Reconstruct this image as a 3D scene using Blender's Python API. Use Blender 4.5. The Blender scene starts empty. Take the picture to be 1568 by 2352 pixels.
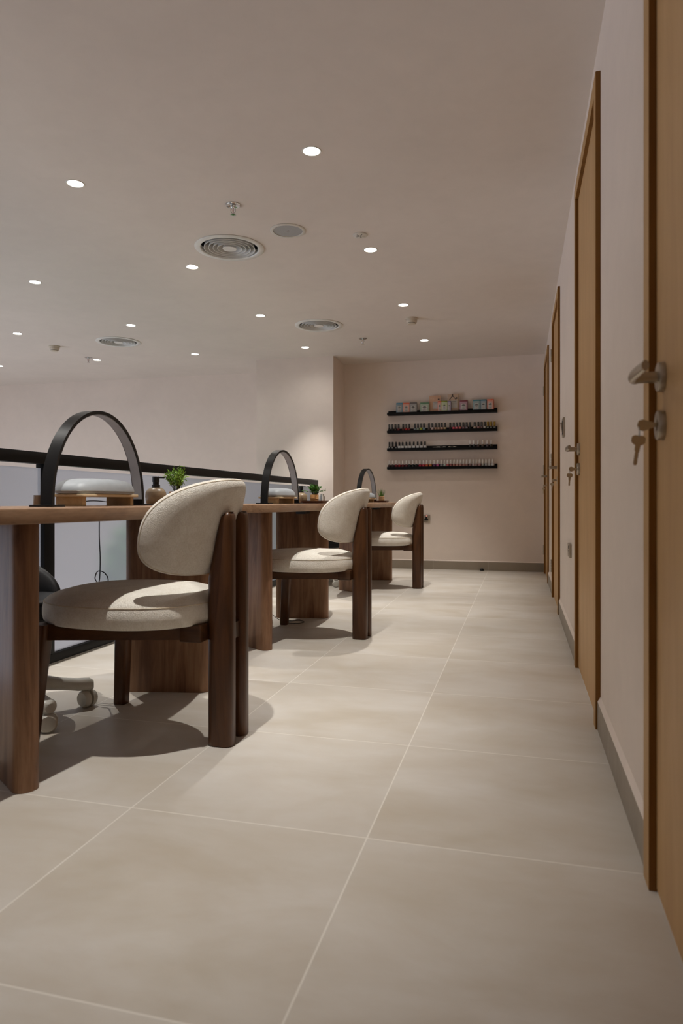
import bpy, bmesh, math, random
from mathutils import Vector, Matrix
from mathutils.geometry import tessellate_polygon

sc = bpy.context.scene
C = sc.collection
PI = math.pi
R = math.radians
rnd = random.Random(7)

# ------------------------------------------------------------------ camera, world, exposure
F_PX, HORIZON_Y = 1556.7, 1149.7
cam_data = bpy.data.cameras.new('camera')
cam = bpy.data.objects.new('camera', cam_data)
C.objects.link(cam)
cam.location = (0, 0, 0.7649)
cam.rotation_euler = (PI / 2, 0, 0.2573)
cam_data.sensor_fit = 'VERTICAL'
cam_data.sensor_height = 36.0
cam_data.sensor_width = 24.0
cam_data.lens = F_PX / 2352 * 36.0
cam_data.shift_y = -(1176 - HORIZON_Y) / 2352
cam_data.clip_start = 0.05
cam_data.dof.use_dof = True
cam_data.dof.focus_distance = 3.3
cam_data.dof.aperture_fstop = 4.0
sc.camera = cam

world = bpy.data.worlds.new('world')
sc.world = world
world.use_nodes = True
bg = world.node_tree.nodes['Background']
bg.inputs[0].default_value = (0.75, 0.85, 1.0, 1)
bg.inputs[1].default_value = 0.25

sc.view_settings.view_transform = 'Standard'
sc.view_settings.look = 'None'
sc.view_settings.gamma = 1.0
sc.view_settings.exposure = 0.07
sc.view_settings.use_curve_mapping = False
sc.cycles.max_bounces = 9
sc.cycles.diffuse_bounces = 6
sc.cycles.glossy_bounces = 4
sc.cycles.transmission_bounces = 6
sc.cycles.sample_clamp_indirect = 6.0
sc.cycles.caustics_reflective = False
sc.cycles.caustics_refractive = False

SPOT_W = 134.0                      # narrow beam of                       # each recessed downlight
SPILL_W = 7.0                      # wide soft spill of each downlight
SPOT_COL = (1.0, 0.965, 0.91)
DAY_W = 255.0                       # daylight through the tall windows on the far left
DAY_COL = (0.78, 0.85, 1.0)

def area_light(name, loc, rot, sx, sy, power, col):
    d = bpy.data.lights.new(name, 'AREA')
    d.shape = 'RECTANGLE'; d.size = sx; d.size_y = sy
    d.energy = power; d.color = col
    o = bpy.data.objects.new(name, d); C.objects.link(o)
    o.location = loc; o.rotation_euler = rot
    return o
# daylight standing in the tall window opening of the left wall (faces +X)
area_light('daylight', (-9.12, 2.0, -.9), (0, -PI / 2, 0), 4.1, 7.6, DAY_W, DAY_COL)

# ------------------------------------------------------------------ materials
def lin(c):
    c /= 255.0
    return c / 12.92 if c <= 0.04045 else ((c + 0.055) / 1.055) ** 2.4
def S(r, g, b):
    return (lin(r), lin(g), lin(b), 1.0)

class NT:
    def __init__(self, name):
        self.m = bpy.data.materials.new(name); self.m.use_nodes = True
        self.t = self.m.node_tree
        self.t.nodes.clear()
        self.out = self.n('ShaderNodeOutputMaterial')
    def n(self, kind, **kw):
        x = self.t.nodes.new(kind)
        for k, v in kw.items(): setattr(x, k, v)
        return x
    def l(self, a, b): self.t.links.new(a, b)
    def principled(self, col=(.8, .8, .8, 1), rough=.5, metal=0.0, spec=.5):
        p = self.n('ShaderNodeBsdfPrincipled')
        p.inputs['Base Color'].default_value = col
        p.inputs['Roughness'].default_value = rough
        p.inputs['Metallic'].default_value = metal
        p.inputs['Specular IOR Level'].default_value = spec
        self.l(p.outputs[0], self.out.inputs[0])
        self.p = p
        return p
    def coords(self, kind='Object', scale=(1, 1, 1), rot=(0, 0, 0)):
        mp = self.n('ShaderNodeMapping')
        mp.inputs['Scale'].default_value = scale
        mp.inputs['Rotation'].default_value = rot
        if kind == 'World':
            g = self.n('ShaderNodeNewGeometry'); self.l(g.outputs['Position'], mp.inputs[0])
        else:
            t = self.n('ShaderNodeTexCoord'); self.l(t.outputs[kind], mp.inputs[0])
        return mp.outputs[0]
    def noise(self, vec, scale, detail=3, rough=.5, dist=0.0):
        x = self.n('ShaderNodeTexNoise')
        x.inputs['Scale'].default_value = scale; x.inputs['Detail'].default_value = detail
        x.inputs['Roughness'].default_value = rough; x.inputs['Distortion'].default_value = dist
        self.l(vec, x.inputs['Vector'])
        return x.outputs[0]
    def ramp(self, fac, stops):
        x = self.n('ShaderNodeValToRGB')
        e = x.color_ramp.elements
        while len(e) < len(stops): e.new(.5)
        for i, (p, c) in enumerate(stops): e[i].position = p; e[i].color = c
        self.l(fac, x.inputs[0])
        return x.outputs[0]
    def math(self, op, a, b=None, c=None):
        x = self.n('ShaderNodeMath', operation=op)
        for i, v in enumerate((a, b, c)):
            if v is None: continue
            if isinstance(v, (int, float)): x.inputs[i].default_value = v
            else: self.l(v, x.inputs[i])
        return x.outputs[0]
    def mix(self, fac, a, b, mode='MIX'):
        x = self.n('ShaderNodeMix', data_type='RGBA', blend_type=mode)
        for i, v in ((0, fac), (6, a), (7, b)):
            if isinstance(v, (int, float)): x.inputs[i].default_value = v
            elif isinstance(v, tuple): x.inputs[i].default_value = v
            else: self.l(v, x.inputs[i])
        return x.outputs[2]
    def bump(self, h, strength=.3, dist=.01):
        x = self.n('ShaderNodeBump')
        x.inputs['Strength'].default_value = strength; x.inputs['Distance'].default_value = dist
        self.l(h, x.inputs['Height']); self.l(x.outputs[0], self.p.inputs['Normal'])

def plain(name, col, rough=.5, metal=0.0, spec=.5, var=0.04, scale=30):
    t = NT(name); t.principled(col, rough, metal, spec)
    n = t.noise(t.coords(), scale, 3)
    lo = tuple(c * (1 - var) for c in col[:3]) + (1,); hi = tuple(min(1, c * (1 + var)) for c in col[:3]) + (1,)
    t.l(t.ramp(n, [(.35, lo), (.65, hi)]), t.p.inputs['Base Color'])
    return t.m

def wood(name, stops, grain='Z', rough=.46, fine=.25, spec=.28):
    t = NT(name); t.principled(rough=rough, spec=spec)
    sl, sa = 1.3, 11.0
    s = {'X': (sl, sa, sa), 'Y': (sa, sl, sa), 'Z': (sa, sa, sl)}[grain]
    n = t.noise(t.coords('Object', s), 1.6, 5, .6, .9)
    s2 = {'X': (5, 160, 160), 'Y': (160, 5, 160), 'Z': (160, 160, 5)}[grain]
    f = t.noise(t.coords('Object', s2), 1.0, 3, .6)
    base = t.ramp(n, stops)
    dark = t.ramp(f, [(.38, (.45, .42, .4, 1)), (.56, (1, 1, 1, 1))])
    t.l(t.mix(fine, base, t.mix(1.0, base, dark, 'MULTIPLY')), t.p.inputs['Base Color'])
    t.bump(f, .08, .002)
    return t.m

def plaster(name, col, var=.05):
    t = NT(name); t.principled(col, .78, 0, .25)
    v = t.coords('World')
    a = t.noise(v, 1.7, 5, .6, .4); b = t.noise(v, 9.0, 4, .6, .6)
    lo = tuple(c * (1 - var) for c in col[:3]) + (1,); hi = tuple(min(1, c * (1 + var)) for c in col[:3]) + (1,)
    m = t.mix(.35, t.ramp(a, [(.3, lo), (.7, hi)]), t.ramp(b, [(.3, lo), (.7, hi)]))
    t.l(m, t.p.inputs['Base Color'])
    t.bump(b, .04, .01)
    return t.m

def tiles(name, skirting=False):
    X0, Y0, T, G = -0.3352, 1.4997, 0.60, 0.0017
    t = NT(name); t.principled(rough=.42, spec=.35)
    g = t.n('ShaderNodeNewGeometry'); sp = t.n('ShaderNodeSeparateXYZ'); t.l(g.outputs['Position'], sp.inputs[0])
    u = t.math('DIVIDE', t.math('SUBTRACT', sp.outputs[0], X0), T)
    v = t.math('DIVIDE', t.math('SUBTRACT', sp.outputs[1], Y0), T)
    def edge(q):
        f = t.math('FRACT', q); return t.math('MINIMUM', f, t.math('SUBTRACT', 1.0, f))
    e = t.math('MINIMUM', edge(u), edge(v))
    grout = t.math('LESS_THAN', e, G / T)
    cb = t.n('ShaderNodeCombineXYZ'); t.l(t.math('FLOOR', u), cb.inputs[0]); t.l(t.math('FLOOR', v), cb.inputs[1])
    wn = t.n('ShaderNodeTexWhiteNoise'); t.l(cb.outputs[0], wn.inputs[0])
    off = t.n('ShaderNodeVectorMath', operation='MULTIPLY_ADD')
    t.l(wn.outputs['Color'], off.inputs[0]); off.inputs[1].default_value = (30, 30, 30); t.l(g.outputs['Position'], off.inputs[2])
    mp = t.n('ShaderNodeMapping'); mp.inputs['Scale'].default_value = (1.0, 1.9, 1.0); t.l(off.outputs[0], mp.inputs[0])
    a = t.noise(mp.outputs[0], 2.2, 5, .55, .5)
    b = t.noise(mp.outputs[0], 14, 4, .6, .2)
    if skirting: lo, hi = S(138, 127, 112), S(152, 141, 126)
    else: lo, hi = S(179, 169, 154), S(201, 196, 189)
    col = t.mix(.2, t.ramp(a, [(.3, lo), (.7, hi)]), t.ramp(b, [(.3, lo), (.7, hi)]))
    t.l(t.mix(grout, col, S(216, 211, 202) if not skirting else S(176, 168, 156)), t.p.inputs['Base Color'])
    r = t.ramp(b, [(.3, (.36, .36, .36, 1)), (.7, (.48, .48, .48, 1))])
    t.l(r, t.p.inputs['Roughness'])
    return t.m

def boucle(name):
    t = NT(name); t.principled(rough=.95, spec=.1)
    v = t.coords()
    a = t.noise(v, 240, 4, .7, .8); b = t.noise(v, 22, 3, .6)
    c1 = t.ramp(a, [(.34, S(206, 196, 180)), (.6, S(244, 240, 231))])
    c2 = t.ramp(b, [(.35, S(226, 219, 206)), (.65, S(242, 238, 228))])
    t.l(t.mix(.55, c1, c2), t.p.inputs['Base Color'])
    t.p.inputs['Sheen Weight'].default_value = .25
    w = t.n('ShaderNodeTexVoronoi'); w.inputs['Scale'].default_value = 380; t.l(v, w.inputs['Vector'])
    t.bump(t.math('ADD', a, t.math('MULTIPLY', w.outputs['Distance'], .6)), .85, .004)
    return t.m

def frosted(name):
    t = NT(name)
    v = t.coords('World')
    n = t.noise(v, 1.2, 2)
    col = t.ramp(n, [(.3, S(236, 236, 238)), (.7, S(241, 241, 243))])
    tr = t.n('ShaderNodeBsdfTranslucent'); t.l(col, tr.inputs[0])
    df = t.n('ShaderNodeBsdfDiffuse'); df.inputs[0].default_value = S(222, 231, 236)
    rf = t.n('ShaderNodeBsdfRefraction'); rf.inputs['Roughness'].default_value = .34; rf.inputs['IOR'].default_value = 1.2
    rf.inputs[0].default_value = S(226, 229, 230)
    gl = t.n('ShaderNodeBsdfGlossy'); gl.inputs['Roughness'].default_value = .18
    m1 = t.n('ShaderNodeMixShader'); m1.inputs[0].default_value = .15; t.l(tr.outputs[0], m1.inputs[1]); t.l(df.outputs[0], m1.inputs[2])
    m2 = t.n('ShaderNodeMixShader'); m2.inputs[0].default_value = .45; t.l(m1.outputs[0], m2.inputs[1]); t.l(rf.outputs[0], m2.inputs[2])
    fr = t.n('ShaderNodeFresnel'); fr.inputs[0].default_value = 1.3
    m3 = t.n('ShaderNodeMixShader'); t.l(fr.outputs[0], m3.inputs[0]); t.l(m2.outputs[0], m3.inputs[1]); t.l(gl.outputs[0], m3.inputs[2])
    t.l(m3.outputs[0], t.out.inputs[0])
    return t.m

def clear_pane(name):
    t = NT(name)
    tp = t.n('ShaderNodeBsdfTransparent'); tp.inputs[0].default_value = S(246, 246, 247)
    gl = t.n('ShaderNodeBsdfGlossy'); gl.inputs['Roughness'].default_value = .05
    fr = t.n('ShaderNodeFresnel'); fr.inputs[0].default_value = 1.3
    m = t.n('ShaderNodeMixShader'); t.l(fr.outputs[0], m.inputs[0]); t.l(tp.outputs[0], m.inputs[1]); t.l(gl.outputs[0], m.inputs[2])
    t.l(m.outputs[0], t.out.inputs[0])
    return t.m

def emitter(name, col, strength):
    t = NT(name); t.principled((.9, .9, .9, 1), .4)
    t.p.inputs['Emission Color'].default_value = col
    t.p.inputs['Emission Strength'].default_value = strength
    return t.m

def clear_glass(name):
    t = NT(name); t.principled((.95, .97, .97, 1), .03)
    t.p.inputs['Transmission Weight'].default_value = 1.0
    return t.m

M = {}
M['wall'] = plaster('plaster_beige', S(223, 210, 199), .05)
M['ceiling'] = plaster('plaster_ceiling', S(214, 204, 195), .045)
M['floor'] = tiles('floor_tile')
M['skirting'] = tiles('skirting_tile', True)
M['boucle'] = boucle('cream_boucle')
M['seam'] = plain('cream_seam', S(206, 194, 172), .9)
wal = [(.30, S(98, 68, 50)), (.48, S(132, 97, 72)), (.62, S(146, 111, 84)), (.8, S(112, 80, 60))]
M['walnut'] = wood('walnut_upright', wal, 'Z')
M['walnut_top'] = wood('walnut_top', [(.3, S(112, 84, 64)), (.5, S(140, 111, 87)), (.7, S(154, 126, 101))], 'Y', .4)
M['dark_wood'] = wood('dark_stained_wood', [(.3, S(56, 33, 16)), (.5, S(78, 48, 26)), (.72, S(94, 61, 35))], 'Z', .36, .2, .3)
M['dark_wood_y'] = wood('dark_stained_rail', [(.3, S(54, 33, 17)), (.5, S(72, 46, 26)), (.72, S(86, 57, 34))], 'X', .35, .2)
M['door'] = wood('door_veneer', [(.3, S(182, 144, 98)), (.55, S(190, 152, 104)), (.75, S(196, 158, 112))], 'Z', .5, .06)
M['casing'] = wood('door_casing', [(.3, S(172, 134, 86)), (.55, S(182, 144, 94)), (.75, S(190, 152, 102))], 'Z', .5, .06)
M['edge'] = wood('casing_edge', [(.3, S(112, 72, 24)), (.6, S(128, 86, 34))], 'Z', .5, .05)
M['black'] = plain('black_powder_coat', S(7, 6, 5), .55, 0, .25)
M['black_satin'] = plain('black_satin', S(13, 13, 14), .36, 0, .35)
M['black_plastic'] = plain('black_plastic', S(14, 14, 14), .4)
M['shelf'] = plain('black_shelf', S(6, 5, 4), .6, 0, .2)
M['frost'] = frosted('frosted_glass')
M['pane'] = clear_pane('clear_pane')
M['trim_grey'] = plain('grey_trim', S(120, 116, 108), .4)
M['steel'] = plain('satin_steel', S(176, 166, 150), .3, 1.0)
M['brass_key'] = plain('nickel_key', S(190, 176, 150), .28, 1.0)
M['chrome'] = plain('chrome', S(200, 200, 200), .12, 1.0)
M['white_metal'] = plain('white_enamel', S(214, 212, 206), .35)
M['white_plastic'] = plain('white_plastic', S(205, 200, 190), .45)
M['offwhite'] = plain('off_white_plastic', S(196, 184, 166), .5)
M['grille'] = plain('grey_speaker_mesh', S(158, 158, 157), .7, scale=400, var=.12)
M['dark_void'] = plain('dark_duct', S(26, 25, 24), .8)
M['lamp'] = emitter('lit_diffuser', (1, .97, .93, 1), 9.0)
M['diffuser_off'] = plain('lamp_strip_diffuser', S(168, 171, 178), .5)
M['vinyl_grey'] = plain('grey_vinyl', S(160, 166, 171), .48)
M['bamboo'] = wood('bamboo', [(.3, S(198, 176, 140)), (.55, S(208, 187, 152)), (.75, S(216, 197, 164))], 'Y', .45, .1)
M['bamboo_end'] = wood('bamboo_block', [(.3, S(182, 156, 116)), (.6, S(198, 172, 132))], 'Y', .5, .1)
M['black_vinyl'] = plain('black_vinyl', S(26, 26, 28), .34)
M['stool_white'] = plain('stool_nylon', S(196, 192, 182), .42)
M['ceramic_tan'] = plain('tan_bottle', S(142, 122, 96), .34)
M['burlap'] = plain('burlap', S(166, 122, 74), .9, scale=300, var=.25)
M['twine'] = plain('twine', S(188, 150, 104), .9)
M['pot_straw'] = plain('straw_pot', S(176, 142, 104), .9, scale=160, var=.25)
M['soil'] = plain('soil', S(45, 32, 22), .95)
M['leaf_bright'] = plain('leaf_bright', S(138, 178, 62), .5, scale=60, var=.35)
M['leaf_deep'] = plain('leaf_deep', S(62, 112, 34), .45, scale=60, var=.5)
M['leaf_grass'] = plain('leaf_grass', S(86, 122, 48), .5, scale=80, var=.35)
M['leaf_tree'] = plain('leaf_tree', S(112, 172, 92), .6, scale=8, var=.4)
M['stem'] = plain('stem', S(70, 78, 34), .7)
M['tray'] = wood('tray_wood', [(.3, S(52, 30, 21)), (.6, S(80, 50, 36))], 'Y', .4)
M['bronze'] = plain('bronze_cup', S(128, 116, 104), .4, .4)
M['glass'] = clear_glass('clear_glass')
M['pilot'] = emitter('red_pilot', (1, .12, .08, 1), 1.2)
M['red_bulb'] = plain('sprinkler_bulb', S(150, 40, 30), .2)
M['lower_floor'] = plain('lower_floor', S(200, 198, 194), .6)
M['frame_alu'] = plain('window_frame', S(40, 40, 42), .4)

# ------------------------------------------------------------------ mesh helpers
def NB(): return bmesh.new()

def box(bm, x0, x1, y0, y1, z0, z1, bev=0.0, seg=2, mat=None):
    r = bmesh.ops.create_cube(bm, size=1.0)
    vs = r['verts']
    for v in vs:
        v.co = Vector(((x0 + x1) / 2 + v.co.x * (x1 - x0), (y0 + y1) / 2 + v.co.y * (y1 - y0), (z0 + z1) / 2 + v.co.z * (z1 - z0)))
    if bev > 0:
        es = list({e for v in vs for e in v.link_edges})
        r2 = bmesh.ops.bevel(bm, geom=es, offset=bev, segments=seg, affect='EDGES', profile=.5)
        vs = list({v for f in r2['faces'] for v in f.verts} | {v for v in vs if v.is_valid})
    if mat is not None:
        for v in vs:
            if v.is_valid: v.co = mat @ v.co
    return vs

def loft(bm, rings, cap0=True, cap1=True, closed_path=False):
    vr = [[bm.verts.new(p) for p in ring] for ring in rings]
    n = len(vr[0])
    m = len(vr)
    for i in range(m if closed_path else m - 1):
        a, b = vr[i], vr[(i + 1) % m]
        for j in range(n):
            k = (j + 1) % n
            bm.faces.new((a[j], a[k], b[k], b[j]))
    if not closed_path:
        if cap0: bm.faces.new(list(reversed(vr[0])))
        if cap1: bm.faces.new(vr[-1])
    return vr

def lathe(bm, prof, c=(0, 0, 0), seg=32, cap0=True, cap1=True, mat=None):
    rings = []
    for r, z in prof:
        ring = []
        for j in range(seg):
            a = 2 * PI * j / seg
            p = Vector((c[0] + r * math.cos(a), c[1] + r * math.sin(a), c[2] + z))
            if mat is not None: p = mat @ p
            ring.append(p)
        rings.append(ring)
    return loft(bm, rings, cap0, cap1)

def tube(bm, path, r, seg=8, taper=None):
    path = [Vector(p) for p in path]
    rings = []
    up = Vector((0, 0, 1))
    prev = None
    for i, p in enumerate(path):
        t = (path[min(i + 1, len(path) - 1)] - path[max(i - 1, 0)]).normalized()
        if prev is None:
            ref = up if abs(t.dot(up)) < .9 else Vector((1, 0, 0))
            nn = t.cross(ref).normalized()
        else:
            nn = (prev - t * prev.dot(t)).normalized()
        prev = nn
        b = t.cross(nn)
        rr = r if taper is None else r * taper(i / (len(path) - 1))
        rings.append([p + (nn * math.cos(2 * PI * j / seg) + b * math.sin(2 * PI * j / seg)) * rr for j in range(seg)])
    return loft(bm, rings)

def superellipse(a, b, n, seg=64, cx=0, cy=0, rot=0, n2=None):
    pts = []
    for j in range(seg):
        t = 2 * PI * j / seg
        ct, st = math.cos(t), math.sin(t)
        x = a * math.copysign(abs(ct) ** (2 / n), ct); y = b * math.copysign(abs(st) ** (2 / (n2 or n)), st)
        pts.append((cx + x * math.cos(rot) - y * math.sin(rot), cy + x * math.sin(rot) + y * math.cos(rot)))
    return pts

def rrect(hx, hy, r, seg=6, cx=0, cy=0, rot=0):
    pts = []
    for q, (sx, sy) in enumerate(((1, 1), (-1, 1), (-1, -1), (1, -1))):
        for k in range(seg + 1):
            t = q * PI / 2 + k * PI / 2 / seg
            x = sx * (hx - r) + r * math.cos(t); y = sy * (hy - r) + r * math.sin(t)
            pts.append((cx + x * math.cos(rot) - y * math.sin(rot), cy + x * math.sin(rot) + y * math.cos(rot)))
    return pts

def prism(bm, outline, z0, z1, bev=.004, steps=3):
    """Vertical prism of a convex outline with rounded top and bottom edges."""
    n = len(outline)
    cx = sum(p[0] for p in outline) / n; cy = sum(p[1] for p in outline) / n
    nor = []
    for i in range(n):
        ax, ay = outline[i - 1]; bx, by = outline[(i + 1) % n]
        tx, ty = bx - ax, by - ay
        L = math.hypot(tx, ty) or 1
        nor.append((ty / L, -tx / L))
    def ring(ins, z): return [(p[0] - q[0] * ins, p[1] - q[1] * ins, z) for p, q in zip(outline, nor)]
    rings = []
    for k in range(steps + 1):
        t = k / steps * PI / 2
        rings.append(ring(bev * (1 - math.sin(t)), z0 + bev * (1 - math.cos(t))))
    for k in range(steps + 1):
        t = k / steps * PI / 2
        rings.append(ring(bev * (1 - math.cos(t)), z1 - bev * (1 - math.sin(t))))
    return loft(bm, rings)

def obj(name, bm, mat, parent=None, smooth=40, matrix=None):
    me = bpy.data.meshes.new(name)
    bmesh.ops.recalc_face_normals(bm, faces=bm.faces)
    bm.to_mesh(me); bm.free()
    if mat: me.materials.append(mat)
    if smooth:
        for p in me.polygons: p.use_smooth = True
        me.set_sharp_from_angle(angle=R(smooth))
    o = bpy.data.objects.new(name, me); C.objects.link(o)
    if parent is not None: o.parent = parent
    if matrix is not None: o.matrix_local = matrix
    return o

def thing(name, label, cat, loc=(0, 0, 0), rotz=0.0, group=None):
    o = bpy.data.objects.new(name, None); C.objects.link(o)
    o.empty_display_size = .05
    o.location = loc; o.rotation_euler = (0, 0, rotz)
    return tag(o, label, cat, group)
def tag(o, label=None, cat=None, group=None, kind=None):
    if label: o['label'] = label
    if cat: o['category'] = cat
    if group: o['group'] = group
    if kind: o['kind'] = kind
    return o
def struct(name, bm, mat, label, cat, parent=None, smooth=30):
    return tag(obj(name, bm, mat, parent, smooth), label, cat, None, 'structure')
def dup(root, loc, rotz=0.0, label=None):
    r = root.copy(); C.objects.link(r); r.location = loc; r.rotation_euler = (0, 0, rotz)
    if label: r['label'] = label
    for ch in list(root.children):
        c = ch.copy(); C.objects.link(c); c.parent = r
        for g in list(ch.children):
            d = g.copy(); C.objects.link(d); d.parent = c
    return r

# ------------------------------------------------------------------ room shell
ZC = 2.335                     # ceiling height
XW = 0.260                     # right wall face
YB = 7.58                      # back wall face
RAILX = -2.135
COLX = [-0.905, -2.13, -3.37, -4.57, -5.87]
ROWY = [2.912, 4.152, 5.392, 6.632]
VENTS = [(-1.743, 3.894, .214), (-1.741, 5.818, .214), (-3.837, 5.92, .214)]
LIGHTS = [(COLX[c], y) for y in ROWY for c in range(5)]
NEAR_LIGHTS = [(COLX[c], y) for y in (1.672,) for c in range(3)]

bm = NB(); box(bm, RAILX - .03, XW + .2, -3.0, YB + .3, -.30, 0); struct('floor', bm, M['floor'], 'large beige square porcelain floor tiles with pale joints', 'floor')
bm = NB(); box(bm, -9.3, RAILX - .04, -3.0, 8.2, -3.35, -3.2)
struct('floor_lower', bm, M['lower_floor'], 'lower storey floor seen through the frosted balustrade', 'floor')

def ceiling():
    bm = NB()
    outer = [Vector((-9.3, -3.0, ZC)), Vector((XW + .2, -3.0, ZC)), Vector((XW + .2, 8.2, ZC)), Vector((-9.3, 8.2, ZC))]
    holes = [(x, y, r * .9, 48) for x, y, r in VENTS] + [(x, y, .0385, 24) for x, y in LIGHTS + NEAR_LIGHTS]
    es = []
    def loop(pts):
        vs = [bm.verts.new(p) for p in pts]
        for i in range(len(vs)): es.append(bm.edges.new((vs[i], vs[(i + 1) % len(vs)])))
    loop(outer)
    for x, y, r, n in holes:
        loop([Vector((x + r * math.cos(-2 * PI * k / n), y + r * math.sin(-2 * PI * k / n), ZC)) for k in range(n)])
    bmesh.ops.triangle_fill(bm, use_beauty=True, use_dissolve=False, edges=es)
    return bm
struct('ceiling', ceiling(), M['ceiling'], 'smooth warm beige plaster ceiling with recessed round downlights', 'ceiling', smooth=0)
bm = NB(); box(bm, -9.3, XW + .2, -3.0, 8.2, ZC + .32, ZC + .42)
struct('ceiling_slab', bm, M['dark_void'], 'structural slab hidden above the plaster ceiling', 'ceiling')

DOORS = [(0.52, 1.497), (2.406, 3.325), (4.757, 5.66), (6.53, 7.45)]   # outer casing edges along Y
DOOR_H = 2.20
def wall_right():
    bm = NB()
    box(bm, XW, XW + .2, -3.0, YB + .3, -.3, ZC + .3)
    return bm
struct('wall_right', wall_right(), M['wall'], 'long beige plaster wall on the right holding four doors', 'wall')
bm = NB(); box(bm, -2.4, XW + .2, YB, YB + .3, -.3, ZC + .3)
struct('wall_back', bm, M['wall'], 'beige end wall carrying four black shelves', 'wall')
bm = NB(); box(bm, -2.85, -1.958, 7.09, 7.95, -3.2, ZC + .3)
struct('wall_pier', bm, M['wall'], 'pale plaster pier projecting beside the shelf alcove', 'wall')
bm = NB(); box(bm, -9.3, -2.6, 7.78, 8.1, -3.2, ZC + .3)
struct('wall_far', bm, M['wall'], 'plain beige far wall beyond the black handrail', 'wall')
bm = NB(); box(bm, -9.3, XW + .2, -3.2, -3.0, -3.2, ZC + .3)
struct('wall_front', bm, M['wall'], 'plain plaster wall closing the room behind the viewpoint', 'wall')
bm = NB()
box(bm, -9.3, -9.0, -3.0, -1.9, -3.2, ZC + .3); box(bm, -9.3, -9.0, 5.9, 8.2, -3.2, ZC + .3)
box(bm, -9.3, -9.0, -1.9, 5.9, -3.2, -3.0); box(bm, -9.3, -9.0, -1.9, 5.9, 1.2, ZC + .3)
struct('wall_left', bm, M['wall'], 'outer wall with tall glazing beyond the void on the left', 'wall')
bm = NB(); box(bm, RAILX - .04, RAILX - .03, -3.0, 7.1, -.32, -.002)
struct('trim_1', bm, M['trim_grey'], 'grey edge trim of the floor slab under the balustrade', 'trim')
# tall window frame in the left wall
bm = NB()
for y in (-1.9, 0.03, 1.96, 3.9, 5.83): box(bm, -9.06, -9.0, y, y + .07, -3.0, 1.2)
for z in (-3.0, -.9, 1.13): box(bm, -9.06, -9.0, -1.9, 5.9, z, z + .07)
struct('window_1', bm, M['frame_alu'], 'tall dark framed window in the outer left wall', 'window')

# skirting: right wall between the doors, back wall, alcove side
def skirt_right(y0, y1, n):
    bm = NB(); box(bm, XW - .010, XW, y0, y1, 0, .094)
    o = struct('baseboard_right' if n == 0 else 'baseboard_right_%d' % n, bm, M['skirting'],
               ['tile skirting before the nearest door', 'tile skirting between the first and second doors', 'tile skirting between the second and third doors',
                'tile skirting between the third and fourth doors', 'short tile skirting past the farthest door'][n], 'baseboard')
    bm = NB()
    a = [(XW - .0095, y0, .094), (XW + .001, y0, .094), (XW + .001, y0, .112)]
    loft(bm, [a, [(x, y1, z) for x, _, z in a]]); obj('plaster_ledge', bm, M['wall'], o)
ys = [-3.0] + [v for d in DOORS for v in d] + [YB]
for n in range(5): skirt_right(ys[2 * n], ys[2 * n + 1], n)
bm = NB(); box(bm, -1.948, XW - .011, YB - .012, YB, 0, .094)
struct('baseboard_back', bm, M['skirting'], 'grey beige tile skirting along the end wall', 'baseboard')
bm = NB(); a = [(-1.948, YB - .0115, .094), (-1.948, YB + .001, .094), (-1.948, YB + .001, .106)]
loft(bm, [a, [(XW - .011, y, z) for _, y, z in a]]); obj('plaster_ledge', bm, M['wall'], bpy.data.objects['baseboard_back'])
bm = NB(); box(bm, -1.958, -1.948, 7.09, YB - .012, 0, .094)
struct('baseboard_left', bm, M['skirting'], 'tile skirting along the side of the pier', 'baseboard')

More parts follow.
